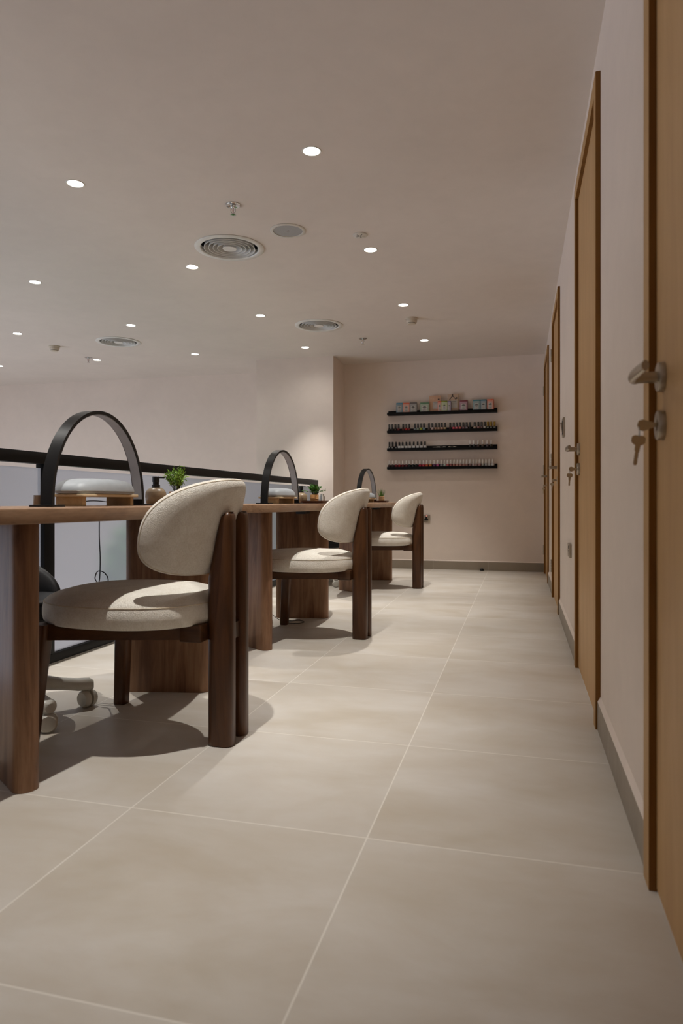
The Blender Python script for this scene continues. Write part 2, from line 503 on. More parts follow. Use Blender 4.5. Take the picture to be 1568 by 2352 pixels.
# ------------------------------------------------------------------ doors with lever handles and locks
def rot_to_x():      # lathe axis Z -> points along -X
    return Matrix.Rotation(-PI / 2, 4, 'Y')
XF, XL = 0.244, 0.2585          # casing face, leaf face
door_names = ['nearest light wood door with a blurred lever handle', 'second light wood door, wholly visible beside the light switch',
              'third light wood door with hinges on its far side', 'farthest light wood door beside the end wall']
HANDLE_Y = [1.372, 3.205, 4.925, 6.70]
for i, (y0, y1) in enumerate(DOORS):
    d = thing('door_%d' % (i + 1), door_names[i], 'door', (XW, (y0 + y1) / 2, 0)); d['kind'] = 'structure'
    ox, oy = XW, (y0 + y1) / 2
    def L(bmx, name, mat, par=d, smooth=40):
        bmesh.ops.translate(bmx, vec=(-ox, -oy, 0), verts=bmx.verts)
        return obj(name, bmx, mat, par, smooth)
    cw = .058
    bm = NB(); box(bm, XL, XW + .001, y0 + cw - .004, y1 - cw + .004, .006, DOOR_H - cw + .004)
    leaf = L(bm, 'door_leaf', M['door'])
    # casing: front boards; edge band on every side face
    bm = NB()
    for a, b, z0, z1 in ((y0 + .001, y0 + cw - .001, 0, DOOR_H - .001), (y1 - cw + .001, y1 - .001, 0, DOOR_H - .001), (y0 + cw - .002, y1 - cw + .002, DOOR_H - cw + .001, DOOR_H - .001)):
        box(bm, XF, XF + .003, a, b, z0, z1)
    L(bm, 'casing_face', M['casing'])
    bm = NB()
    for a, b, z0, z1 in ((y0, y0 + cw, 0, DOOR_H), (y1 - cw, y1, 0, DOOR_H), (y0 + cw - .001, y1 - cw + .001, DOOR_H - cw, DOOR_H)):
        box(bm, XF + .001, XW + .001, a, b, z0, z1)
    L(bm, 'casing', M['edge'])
    hy = HANDLE_Y[i]
    far_hinge = i >= 2
    ly = 1 if far_hinge else -1
    mx = Matrix.Translation((XL, hy, .995)) @ rot_to_x()
    bm = NB(); lathe(bm, [(.0275, 0), (.0275, .009), (.0265, .011), (.012, .011)], seg=36, mat=mx)
    rose = L(bm, 'handle_rose', M['steel'])
    bm = NB()
    lathe(bm, [(.0105, .009), (.0105, .052)], seg=24, mat=mx)
    xs = XL - .054
    pts = [(xs + .006, hy + ly * -.012, .995), (xs, hy + ly * .004, .995), (xs - .002, hy + ly * .03, .995), (xs, hy + ly * .09, .995), (xs + .002, hy + ly * .125, .995)]
    rings = []
    for k, p in enumerate(pts):
        hz = (.0105, .0115, .0115, .0105, .0095)[k]; hx = (.009, .0085, .0075, .007, .006)[k]
        rings.append([(p[0] + hx * math.cos(t) , p[1], p[2] + hz * math.sin(t)) for t in [2 * PI * q / 16 for q in range(16)]])
    loft(bm, rings)
    L(bm, 'door_handle', M['steel'])
    mk = Matrix.Translation((XL, hy, .905)) @ rot_to_x()
    bm = NB(); lathe(bm, [(.0275, 0), (.0275, .010), (.0265, .012), (.011, .012), (.0105, .009), (0.004, .009)], seg=36, mat=mk)
    L(bm, 'lock_rose', M['steel'])
    if far_hinge:
        for hz in (.25, 1.085, 1.91):
            bm = NB()
            for k in range(5):
                lathe(bm, [(.0065, -.0095), (.0065, .0095)], (XF - .004, y1 - cw + .004, hz + (k - 2) * .0205), 12)
            L(bm, 'hinge', M['steel'])

def key_profile(bm, mat):
    """flat key lying in local XZ: bow on top, blade downwards"""
    bow = [(-.0125, -.004), (-.0125, -.013), (-.007, -.018), (.007, -.018), (.0125, -.013), (.0125, -.004), (.008, 0), (-.008, 0)]
    blade = [(-.0048, -.018), (-.0046, -.028), (-.0032, -.030), (-.0032, -.052), (-.0018, -.056), (.0022, -.056), (.0036, -.053), (.0036, -.047), (.0026, -.045), (.0036, -.042), (.0036, -.036), (.0027, -.034), (.0044, -.030), (.0048, -.018)]
    for poly in (bow, blade):
        a = [mat @ Vector((x, -.0011, z)) for x, z in poly]; b = [mat @ Vector((x, .0011, z)) for x, z in poly]
        loft(bm, [a, b])
key_labels = ['pair of blurred keys hanging from the lock of the nearest door', 'key pair on a ring hanging from the second door lock',
              'small keys hanging from the lock of the third door', 'tiny keys hanging from the lock of the farthest door']
for i in range(4):
    hy = HANDLE_Y[i]
    t = thing('key_pair', key_labels[i], 'keys', (XL - .009, hy, .905), 0, 'keys left in the door locks')
    bm = NB()
    mk = Matrix.Translation((-.034, 0, 0)) @ Matrix.Rotation(PI / 2, 4, 'Y') @ Matrix.Rotation(PI / 2, 4, 'Z') @ Matrix.Rotation(R(180), 4, 'X')
    # inserted key: bow sticks out of the lock
    bow = [(-.012, -.006), (-.026, -.011), (-.034, -.009), (-.037, 0), (-.034, .009), (-.026, .011), (-.012, .006), (-.006, .004), (0.004, .003), (0.004, -.003), (-.006, -.004)]
    loft(bm, [[(x, -.0011, z + .001) for x, z in bow], [(x, .0011, z + .001) for x, z in bow]])
    obj('inserted_key', bm, M['brass_key'], t)
    bm = NB()
    tube(bm, [(-.033 + .0015 * math.sin(a), .006 * math.sin(a) , -.011 + .011 * math.cos(a)) for a in [2 * PI * q / 20 for q in range(21)]], .0008, 6)
    obj('key_ring', bm, M['chrome'], t)
    bm = NB(); key_profile(bm, Matrix.Translation((-.033, .001, -.018)) @ Matrix.Rotation(R(8 if i == 0 else 3), 4, 'Y'))
    obj('hanging_key', bm, M['brass_key'], t)

# ------------------------------------------------------------------ wall plates
def wall_plate(name, label, cat, y, z, hy, hz, kind):
    t = thing(name, label, cat, (XW, y, z))
    bm = NB(); box(bm, -.011, -.0005, -hy, hy, -hz, hz, .0015)
    obj('plate', bm, M['steel'], t)
    if kind == 'switch':
        bm = NB(); box(bm, -.0125, -.009, -hy * .62, hy * .62, -hz * .72, hz * .72, .001)
        obj('switch_surround', bm, M['black_plastic'], t)
        bm = NB()
        loft(bm, [[(-.024, -.016, .03), (-.024, .016, .03), (-.011, .016, .03), (-.011, -.016, .03)],
                  [(-.014, -.016, -.03), (-.014, .016, -.03), (-.011, .016, -.03), (-.011, -.016, -.03)]])
        obj('rocker', bm, M['steel'], t)
    else:
        bm = NB()
        box(bm, -.0118, -.010, -.004, .004, .008, .024); 
        for s in (-1, 1): box(bm, -.0118, -.010, s * .012 - .004, s * .012 + .004, -.006, .000)
        obj('pin_holes', bm, M['black_plastic'], t)
        bm = NB(); box(bm, -.0135, -.010, -.030, -.020, .01, .026, .001)
        obj('switch', bm, M['black_plastic'], t)
    return t
wall_plate('light_switch', 'steel framed rocker light switch between the second and third doors', 'switch', 4.30, 1.205, .06, .057, 'switch')
wall_plate('power_socket', 'steel power socket low on the right wall', 'socket', 3.78, .502, .07, .036, 'socket')
# socket on the end wall
t = thing('power_socket', 'steel power socket with a red pilot light on the end wall', 'socket', (-1.012, YB, .562))
bm = NB(); box(bm, -.043, .043, -.010, -.0005, -.043, .043, .0015); obj('plate', bm, M['steel'], t)
bm = NB()
box(bm, -.009, .009, -.0112, -.009, -.002, .022); box(bm, -.022, .022, -.0112, -.009, -.020, -.004); box(bm, -.016, .016, -.0112, -.009, -.008, .004)
obj('pin_holes', bm, M['black_plastic'], t)
bm = NB(); lathe(bm, [(.0045, 0), (.0045, .002), (.003, .003)], seg=12, mat=Matrix.Translation((.004, -.0098, .031)) @ Matrix.Rotation(PI / 2, 4, 'X')); obj('pilot_light', bm, M['pilot'], t)
# door stop
t = thing('door_stop', 'small black dome door stop on the floor by the end wall', 'door stop', (-.40, 7.535, 0))
bm = NB(); lathe(bm, [(.021, 0), (.023, .004), (.021, .016), (.014, .024), (.004, .027)], seg=24); obj('rubber_dome', bm, M['black_plastic'], t)

# ------------------------------------------------------------------ ceiling fixtures
ordn = ['first', 'second', 'third', 'fourth', 'fifth']
COLN = ['rightmost line', 'second line from the right', 'third line from the right', 'fourth line from the right', 'leftmost line']
ROWN = ['nearest', 'second', 'third', 'farthest']
def spot(power, size, blend, soft):
    d = bpy.data.lights.new('downlight_beam', 'SPOT')
    d.energy = power; d.color = SPOT_COL; d.spot_size = R(size); d.spot_blend = blend; d.shadow_soft_size = soft
    return d
def ceiling_light(x, y, label):
    t = thing('ceiling_light', label, 'ceiling light', (x, y, ZC), 0, 'recessed ceiling downlights')
    bm = NB(); lathe(bm, [(.038, .03), (.038, .004), (.0385, -.0012), (.0435, -.0026), (.0455, -.0002), (.0455, .0002), (.04, .0002), (.04, .03)], seg=32)
    obj('trim_ring', bm, M['white_plastic'], t)
    bm = NB(); lathe(bm, [(.0378, .004), (.0378, .012)], seg=32)
    obj('diffuser', bm, M['lamp'], t)
    for args in ((SPOT_W, 66, 1.0, .009), (SPILL_W, 152, .8, .034)):
        s = bpy.data.objects.new('downlight_beam', spot(*args)); C.objects.link(s); s.parent = t; s.location = (0, 0, -.004)
    return t
for r, y in enumerate(ROWY):
    for c in range(5):
        if c == 4 and r < 3 or c == 3 and r < 1: pass
        ceiling_light(COLX[c], y, 'round lit ceiling downlight, %s in the %s' % (ROWN[r], COLN[c]))
for k, (x, y) in enumerate(NEAR_LIGHTS):
    ceiling_light(x, y, 'lit ceiling downlight overhead just outside the picture, %s' % COLN[k % 3])

def air_vent(x, y, r, label):
    t = thing('air_diffuser', label, 'air vent', (x, y, ZC), 0, 'round ceiling air vents')
    k = r / .214
    bm = NB(); lathe(bm, [(.190 * k, .0005), (.214 * k, -.0005), (.214 * k, -.004), (.208 * k, -.0085), (.180 * k, -.0075), (.176 * k, -.003), (.176 * k, .02), (.190 * k, .02), (.190 * k, .0005)], seg=64, cap0=False, cap1=False)
    obj('flange', bm, M['white_metal'], t)
    bm = NB(); lathe(bm, [(.186 * k, .015), (.186 * k, .16)], seg=48, cap0=False)
    obj('duct', bm, M['dark_void'], t)
    for i, rr in enumerate((.129, .101, .074, .047)):
        bm = NB()
        lathe(bm, [((rr + .026) * k, -.008), ((rr + .029) * k, -.008), ((rr + .015) * k, .05), ((rr + .0125) * k, .05), ((rr + .026) * k, -.008)], seg=56, cap0=False, cap1=False)
        obj('louvre_ring', bm, M['white_metal'], t)
    bm = NB(); lathe(bm, [(.004, -.009), (.042 * k, -.009), (.043 * k, -.007), (.026 * k, .05), (.004, .05)], seg=48)
    obj('centre_cone', bm, M['white_metal'], t)
air_vent(*VENTS[0], 'large round louvred air vent beside the ceiling speaker')
air_vent(*VENTS[1], 'round louvred air vent in the middle, left of the smoke detector')
air_vent(*VENTS[2], 'round louvred air vent above the void on the left')

t = thing('ceiling_speaker', 'round ceiling speaker with grey mesh beside the largest air vent', 'speaker', (-1.304, 3.732, ZC))
bm = NB(); lathe(bm, [(.104, -.0002), (.104, -.003), (.099, -.0065), (.086, -.0055), (.085, -.0015), (.085, -.0002)], seg=56, cap0=False, cap1=False); obj('rim', bm, M['white_plastic'], t)
bm = NB(); lathe(bm, [(.002, -.0022), (.085, -.0022), (.085, -.0003)], seg=48); obj('mesh_grille', bm, M['grille'], t)
bm = NB(); box(bm, -.007, .007, -.004, .004, -.0035, -.002, .0006); obj('badge', bm, M['trim_grey'], t)
t = thing('ceiling_plate', 'flat white round sensor plate between speaker and downlight', 'sensor', (-.912, 3.899, ZC))
bm = NB(); lathe(bm, [(.043, -.0002), (.043, -.005), (.040, -.0075), (.003, -.0085)], seg=40); obj('cover', bm, M['white_plastic'], t)
bm = NB()
for a in range(5): box(bm, -.003, .003, -.010, .010, -.0092, -.0075, 0, 1, Matrix.Rotation(2 * PI * a / 5, 4, 'Z') @ Matrix.Translation((0, .016, 0)))
obj('slots', bm, M['trim_grey'], t)

def sprinkler(x, y, label):
    t = thing('fire_sprinkler', label, 'sprinkler', (x, y, ZC), 0, 'chrome ceiling sprinklers')
    bm = NB(); lathe(bm, [(.040, -.0002), (.0405, -.003), (.036, -.006), (.024, -.004), (.020, -.001), (.013, -.001), (.013, -.014), (.009, -.018), (.003, -.018)], seg=36); obj('escutcheon', bm, M['chrome'], t)
    bm = NB()
    for s in (-1, 1): tube(bm, [(s * .010, 0, -.014), (s * .0135, 0, -.026), (s * .011, 0, -.038), (s * .003, 0, -.046)], .0022, 8)
    lathe(bm, [(.004, -.044), (.005, -.050), (.003, -.053)], seg=12)
    obj('yoke', bm, M['chrome'], t)
    bm = NB(); lathe(bm, [(.0022, -.018), (.0026, -.03), (.0022, -.045)], seg=10); obj('glass_bulb', bm, M['red_bulb'], t)
    bm = NB(); lathe(bm, [(.006, -.0525), (.0165, -.0535), (.0165, -.0548), (.003, -.056)], seg=20); obj('deflector', bm, M['chrome'], t)
sprinkler(-1.473, 3.336, 'chrome fire sprinkler above the largest air vent')
sprinkler(-1.469, 6.395, 'small chrome sprinkler between two downlights near the end wall')
sprinkler(-4.576, 6.485, 'distant chrome sprinkler above the void on the left')

def smoke(x, y, label):
    t = thing('smoke_detector', label, 'smoke detector', (x, y, ZC), 0, 'smoke detectors')
    bm = NB(); lathe(bm, [(.054, -.0002), (.054, -.010), (.050, -.014), (.003, -.014)], seg=40); obj('base', bm, M['offwhite'], t)
    bm = NB(); lathe(bm, [(.046, -.013), (.047, -.026), (.043, -.040), (.041, -.042), (.003, -.042)], seg=40); obj('housing', bm, M['offwhite'], t)
    bm = NB(); lathe(bm, [(.036, -.041), (.036, -.046), (.034, -.046)], seg=40); obj('sensor_slot', bm, M['black_plastic'], t)
    bm = NB(); lathe(bm, [(.037, -.0455), (.034, -.053), (.003, -.055)], seg=40); obj('cap', bm, M['offwhite'], t)
smoke(-.902, 5.799, 'cream smoke detector right of the middle air vent')
smoke(-4.575, 5.922, 'cream smoke detector above the void, left of an air vent')

# ------------------------------------------------------------------ balustrade
rail = thing('balustrade', 'black framed balustrade with frosted glass panels behind the tables', 'railing', (RAILX, 3.25, 0))
def RB(bmx, name, mat, smooth=40):
    bmesh.ops.translate(bmx, vec=(-RAILX, -3.25, 0), verts=bmx.verts)
    return obj(name, bmx, mat, rail, smooth)
bm = NB(); box(bm, RAILX - .025, RAILX + .025, -2.9, 7.03, .933, .986, .002); RB(bm, 'top_rail', M['black'])
bm = NB(); box(bm, RAILX - .025, RAILX + .025, -2.9, 7.03, .006, .048, .002); RB(bm, 'bottom_rail', M['black'])
bm = NB(); box(bm, RAILX - .030, RAILX + .030, -2.9, 7.03, .0, .007); RB(bm, 'floor_trim', M['trim_grey'])
posts = [-1.58, .56, 2.70, 4.83, 6.995]
for y in posts:
    bm = NB(); box(bm, RAILX - .024, RAILX + .024, y - .035, y + .035, .048, .934, .002); RB(bm, 'post', M['black'])
for a, b in zip(posts[:-1], posts[1:]):
    bm = NB(); box(bm, RAILX - .006, RAILX + .006, a + .037, b - .041, .05, .914)
    gp = RB(bm, 'glass_panel', M['frost'], 0); gp.data.materials.append(M['pane'])
    for f in gp.data.polygons: f.material_index = 0 if f.normal.x > .5 else 1      # frosted film on the room side of clear glass

# green tree standing on the lower storey, seen blurred through the frosted panels
def leaf_quad(bm, p, d, n, L, W):
    s = d.cross(n).normalized() * W
    a = bm.verts.new(p); b = bm.verts.new(p + d * L * .45 + s + n * W * .25); c = bm.verts.new(p + d * L); e = bm.verts.new(p + d * L * .45 - s + n * W * .25)
    m = bm.verts.new(p + d * L * .5 - n * W * .15)
    bm.faces.new((a, b, m)); bm.faces.new((b, c, m)); bm.faces.new((c, e, m)); bm.faces.new((e, a, m))
def rvec(r):
    while True:
        v = Vector((r.uniform(-1, 1), r.uniform(-1, 1), r.uniform(-1, 1)))
        if .05 < v.length < 1: return v.normalized()
def lower_tree(x, y, top, rad, label):
    t = thing('indoor_tree', label, 'tree', (x, y, -3.2), 0, 'trees on the lower storey')
    H = top + 3.2
    bm = NB(); tube(bm, [(0, 0, 0.3), (.03, 0, H * .5), (0, .02, H - rad)], .05, 10, lambda q: 1 - .5 * q); obj('trunk', bm, M['stem'], t)
    bm = NB(); lathe(bm, [(.22, 0), (.28, .45), (.25, .45), (.24, .4), (.01, .4)], seg=24); obj('planter', bm, M['trim_grey'], t)
    bm = NB(); r = random.Random(5)
    for k in range(900):
        v = rvec(r); q = r.random() ** .4 * rad
        p = Vector((0, 0, H - rad)) + Vector((v.x * q, v.y * q, v.z * q * 1.25))
        leaf_quad(bm, p, (v + rvec(r) * .7).normalized(), rvec(r), .17, .04)
    obj('foliage', bm, M['leaf_tree'], t, 0)
lower_tree(-2.72, 4.25, .50, .34, 'leafy green tree blurred behind the frosted glass of the nearest table')
lower_tree(-2.72, 6.2, .52, .34, 'leafy green tree blurred behind the glass between the tables')

# ------------------------------------------------------------------ nail tables
TZ = .746
TABLES = [(-1.39, 1.96), (-1.39, 3.71), (-1.372, 5.91)]
tl = ['nearest walnut manicure table, cut by the left picture edge', 'middle walnut manicure table between the front and middle chairs', 'farthest walnut manicure table beside the alcove']
def nail_table(i):
    cx, cy = TABLES[i]
    t = thing('manicure_table', tl[i], 'table', (cx, cy, 0), 0, 'walnut manicure tables')
    bm = NB()
    o = superellipse(.27, .80, 3.2, 96, 0, 0, R(-4))
    prism(bm, o, TZ - .040, TZ, .004, 3)
    obj('tabletop', bm, M['walnut_top'], t)
    # two slab legs set at an angle
    for k, (ex, ey, ang, ln) in enumerate( (((-1.243, -1.236, -1.243)[i] - cx, (1.508, 3.250, 5.468)[i] - cy, R(-34), .30), ((-1.205, -1.213, -1.195)[i] - cx, (2.517, 4.277, 6.470)[i] - cy, R(12), .345))):
        d = Vector((math.cos(ang), math.sin(ang)))
        h = (.034, .048)[k]
        mx, my = ex - d.x * ln / 2, ey - d.y * ln / 2
        bm = NB(); prism(bm, rrect(ln / 2, h, (.031, .038)[k], 7, 0, 0, 0), 0, TZ - .0402, .002, 2)
        lg = obj('leg', bm, M['walnut'], t)
        lg.location = (mx, my, 0); lg.rotation_euler = (0, 0, ang)
    bm = NB(); box(bm, .02, .08, (.36 if i else .40), (.47 if i else .51), TZ - .066, TZ - .0402, .003)
    obj('power_box', bm, M['black_plastic'], t)
    return t
for i in range(3): nail_table(i)

# ------------------------------------------------------------------ chairs (local: front -X, rear posts +X)
def chair_back_disc(nr=14, nt=72):
    zc, up, dn, A0, Rm = .657, .178, .127, R(72.5), .270
    def pt(r, th, side):
        ct, st = math.cos(th), math.sin(th)
        nx = 2.35 if st >= 0 else 2.9
        s = math.copysign(abs(ct) ** (2 / nx), ct) * r
        zz = math.copysign(abs(st) ** (2 / nx), st) * r * (up if st >= 0 else dn)
        z = zc + zz
        phi = s * A0
        thick = .031 * (1 - r ** 9) ** .5 if r < 1 else 0
        rad = Rm - .034 + side * thick
        leanx = (z - .53) * .27 - .040
        return Vector((rad * math.cos(phi) + leanx * (.35 + .65 * math.cos(phi)), rad * math.sin(phi) * 1.0, z))
    return pt, nr, nt
def make_chair(label):
    t = thing('lounge_chair', label, 'chair', (0, 0, 0), 0, 'cream boucle chairs at the manicure tables')
    # seat cushion
    a, b, n, cx = .290, .258, 2.35, -.066
    prof = [(.02, .487), (.45, .486), (.72, .480), (.88, .468), (.955, .457), (.985, .449), (.992, .444), (1.0, .438), (1.012, .425), (1.012, .405), (1.0, .390), (.97, .380), (.90, .376), (.02, .376)]
    bm = NB()
    loft(bm, [[(cx + x * s - 0, y * s, z) for x, y in superellipse(a, b, n, 96)] for s, z in prof])
    seat = obj('seat_cushion', bm, M['boucle'], t, 70)
    bm = NB(); tube(bm, [(cx + x * .994, y * .994, .4455) for x, y in superellipse(a, b, n, 96) + [superellipse(a, b, n, 96)[0]]], .0016, 6)
    obj('seam', bm, M['seam'], seat)
    # curved back
    pt, nr, nt = chair_back_disc()
    bm = NB()
    rs = [(.02, 1), (.3, 1), (.55, 1), (.72, 1), (.83, 1), (.90, 1), (.945, 1), (.975, 1), (.992, 1), (1.0, 1), (.992, -1), (.975, -1), (.945, -1), (.90, -1), (.83, -1), (.72, -1), (.55, -1), (.3, -1), (.02, -1)]
    loft(bm, [[pt(r, 2 * PI * k / nt, s) for k in range(nt)] for r, s in rs])
    back = obj('backrest', bm, M['boucle'], t, 80)
    bm = NB(); tube(bm, [pt(.972, 2 * PI * k / nt, 1) for k in range(nt + 1)], .0016, 6)
    obj('seam', bm, M['seam'], back)
    # rear double posts: tapered front edge in the upper part
    for s in (-1, 1):
        yc = s * .0525
        rings = []
        for z, x0 in ((.0, .220), (.004, .218), (.30, .218), (.52, .218), (.60, .234), (.70, .256), (.717, .262), (.727, .270), (.730, .278)):
            ins = {0.0: .003, .717: .002, .727: .008, .730: .016}.get(z, 0)
            hx = (.300 - x0) / 2 - ins; hy = .029 - ins
            rr = min(.022, hx * .9, hy * .9)
            rings.append([(x, y, z) for x, y in rrect(hx, hy, max(rr, .001), 6, (.300 + x0) / 2, yc)])
        bm = NB(); loft(bm, rings); obj('rear_post', bm, M['dark_wood'], t, 50)
    # front legs, slightly splayed
    for s in (-1, 1):
        bm = NB()
        rings = []
        for z, h in ((0, .022), (.004, .024), (.2, .0255), (.384, .027)):
            q = 1 - z / .384
            rings.append([(x, y, z) for x, y in rrect(h, h * .9, .010, 5, -.262 - .030 * q, s * (.222 + .028 * q))])
        loft(bm, rings); obj('front_leg', bm, M['dark_wood'], t, 50)
    # seat frame: front rail, two converging side rails, rear block between the posts
    bm = NB(); box(bm, -.286, -.240, -.20, .20, .334, .384, .003); obj('front_rail', bm, M['dark_wood_y'], t)
    for s in (-1, 1):
        bm = NB()
        p, q = Vector((-.262, s * .222)), Vector((.19, s * .095))
        d = (q - p).normalized(); nn = Vector((-d.y, d.x)) * .016
        ring = lambda z: [(p.x + nn.x, p.y + nn.y, z), (q.x + nn.x, q.y + nn.y, z), (q.x - nn.x, q.y - nn.y, z), (p.x - nn.x, p.y - nn.y, z)]
        loft(bm, [ring(.336), ring(.384)]); obj('side_rail', bm, M['dark_wood_y'], t)
    bm = NB(); box(bm, .150, .222, -.125, .125, .330, .384, .003); obj('rear_rail', bm, M['dark_wood_y'], t)
    bm = NB(); box(bm, .222, .286, -.026, .026, .326, .378, .002); obj('post_spacer', bm, M['dark_wood_y'], t)
    return t
CH = [(-.862 - .300, 2.0125, 0, 'cream boucle chair in front, nearest the viewpoint, at the first table'),
      (-.814 - .300, 3.704, 0, 'cream boucle chair in the middle, at the second table'),
      (-.824 - .300, 5.924, 0, 'cream boucle chair farthest away, in front of the wall socket')]
ch0 = make_chair(CH[0][3]); ch0.location = (CH[0][0], CH[0][1], 0)
for x, y, a, lb in CH[1:]: dup(ch0, (x, y, 0), a, lb)

# ------------------------------------------------------------------ arch lamps
def make_arch(label):
    t = thing('arch_lamp', label, 'lamp', (0, 0, 0), 0, 'black arch lamps on the tables')
    w, h, th, bw = .268, .317, .0055, .021
    def ring(k, N, w0, t0, t1, b):
        a = PI * k / N
        c = Vector((0, -w0 * math.cos(a), .006 + (h - .006) * math.sin(a) ** .94))
        n = Vector((0, -math.cos(a) * (h), math.sin(a) * w0)).normalized()
        return [c + n * t1 + Vector((b, 0, 0)), c + n * t1 - Vector((b, 0, 0)), c + n * t0 - Vector((b, 0, 0)), c + n * t0 + Vector((b, 0, 0))]
    N = 64
    bm = NB(); loft(bm, [ring(k, N, w, -th, th, bw) for k in range(N + 1)]); arch = obj('arch_band', bm, M['black_satin'], t)
    bm = NB(); loft(bm, [ring(k, N, w, -th - .0022, -th + .0005, bw - .0035) for k in range(1, N)]); obj('light_strip', bm, M['diffuser_off'], t)
    for s in (-1, 1):
        bm = NB(); prism(bm, rrect(.040, .036, .008, 5, 0, s * .268), 0, .006, .001, 2); obj('base_plate', bm, M['black_satin'], t)
    return t
def between(p, q): return (((p[0] + q[0]) / 2, (p[1] + q[1]) / 2), math.atan2(-(q[0] - p[0]), q[1] - p[1]))
AL = [((-1.385, 1.760), (-1.402, 2.296), 'black arch lamp on the nearest table over a grey cushion'),
      ((-1.395, 3.590), (-1.389, 4.126), 'black arch lamp on the middle table over a grey cushion'),
      ((-1.425, 6.03), (-1.39, 6.55), 'black arch lamp on the farthest table, partly behind a chair')]
arch0 = None
for p, q, lb in AL:
    (mx, my), a = between(p, q)
    if arch0 is None: arch0 = make_arch(lb); arch0.location = (mx, my, TZ); arch0.rotation_euler = (0, 0, a)
    else: dup(arch0, (mx, my, TZ), a, lb)

# ------------------------------------------------------------------ hand rests
def make_rest(label):
    t = thing('hand_rest', label, 'hand rest', (0, 0, 0), 0, 'grey cushioned hand rests')
    for yl in (-.138, .142):
        bm = NB(); box(bm, -.05, .05, yl - .010, yl + .010, 0, .031, .001); obj('leg', bm, M['bamboo_end'], t)
    bm = NB(); prism(bm, rrect(.070, .162, .015, 5), .031, .041, .002, 2); obj('board', bm, M['bamboo'], t)
    bm = NB()
    prof = [(.90, .0412), (1.0, .043), (1.012, .050), (1.005, .057), (.97, .069), (.90, .079), (.78, .087), (.55, .092), (.25, .094), (.02, .094)]
    out = superellipse(.077, .170, 3.0, 72)
    loft(bm, [[(x * s, y * s, z) for x, y in out] for s, z in prof]); cu = obj('cushion', bm, M['vinyl_grey'], t, 60)
    bm = NB(); tube(bm, [(x * 1.012, y * 1.012, .050) for x, y in out + out[:1]], .0015, 6); obj('seam', bm, M['trim_grey'], cu)
    return t
RS = [(-1.42, 2.058, 'grey hand rest cushion on bamboo legs, on the nearest table'),
      (-1.42, 3.888, 'grey hand rest cushion on bamboo legs, on the middle table'),
      (-1.42, 6.29, 'grey hand rest cushion on the farthest table, mostly hidden')]
r0 = make_rest(RS[0][2]); r0.location = (RS[0][0], RS[0][1], TZ)
for x, y, lb in RS[1:]: dup(r0, (x, y, TZ), 0, lb)

# ------------------------------------------------------------------ soap dispensers
def make_dispenser(label):
    t = thing('soap_dispenser', label, 'dispenser', (0, 0, 0), 0, 'tan pump dispensers')
    bm = NB(); lathe(bm, [(.030, 0), (.036, .004), (.041, .02), (.043, .036), (.041, .052), (.034, .064), (.022, .071), (.012, .073)], seg=40); obj('bottle', bm, M['ceramic_tan'], t)
    bm = NB(); lathe(bm, [(.017, .071), (.017, .084), (.0125, .085), (.0125, .095), (.0145, .096), (.0145, .117), (.013, .1185), (.003, .1185)], seg=24); obj('collar', bm, M['black_plastic'], t)
    bm = NB(); box(bm, -.0045, .0045, 0, .036, .111, .1165, .001); obj('nozzle', bm, M['black_plastic'], t)
    return t
DS = [(-1.455, 2.515, R(-40), 'tan pump dispenser with black pump on the nearest table'), (-1.43, 4.36, R(-35), 'tan pump dispenser behind the arch on the middle table'), (-1.478, 6.60, 0, 'black topped pump dispenser behind the farthest arch lamp')]
d0 = make_dispenser(DS[0][3]); d0.location = (DS[0][0], DS[0][1], TZ); d0.rotation_euler = (0, 0, DS[0][2])
for x, y, a, lb in DS[1:]: dup(d0, (x, y, TZ), a, lb)

# ------------------------------------------------------------------ trays, dish, jar, cup
def tray(x, y, hx, hy, rz, label):
    t = thing('wooden_tray', label, 'tray', (x, y, TZ), rz, 'dark wooden trays')
    bm = NB()
    o = rrect(1, 1, .35, 6)
    prof = [(.90, 0), (.93, .001), (1.0, .016), (1.0, .018), (.97, .018), (.90, .006), (.02, .005)]
    loft(bm, [[(px * hx * s, py * hy * s, z) for px, py in o] for s, z in prof]); obj('tray_body', bm, M['tray'], t)
tray(-1.315, 4.315, .080, .110, R(0), 'dark wooden tray under the leafy plant on the middle table')
tray(-1.325, 6.56, .068, .085, R(0), 'dark wooden tray under the grass plant on the farthest table')
t = thing('black_dish', 'small black dish beside the far foot of the nearest arch', 'dish', (-1.475, 2.375, TZ))
bm = NB(); lathe(bm, [(.030, 0), (.034, .002), (.044, .014), (.042, .0145), (.033, .005), (.003, .004)], seg=32); obj('bowl', bm, M['black_satin'], t)
t = thing('metal_cup', 'small bronze cup behind the near foot of the first arch', 'cup', (-1.475, 1.835, TZ))
bm = NB(); lathe(bm, [(.015, 0), (.0165, .002), (.0165, .036), (.0150, .036), (.0145, .004), (.002, .003)], seg=28); obj('cup_body', bm, M['bronze'], t)
t = thing('glass_jar', 'small clear glass jar beside the burlap plant pot', 'jar', (-1.285, 4.375, TZ + .0045))
bm = NB(); lathe(bm, [(.016, 0), (.018, .002), (.018, .040), (.012, .048), (.012, .060), (.010, .060), (.0105, .047), (.016, .039), (.016, .004), (.002, .004)], seg=28); obj('jar_body', bm, M['glass'], t)

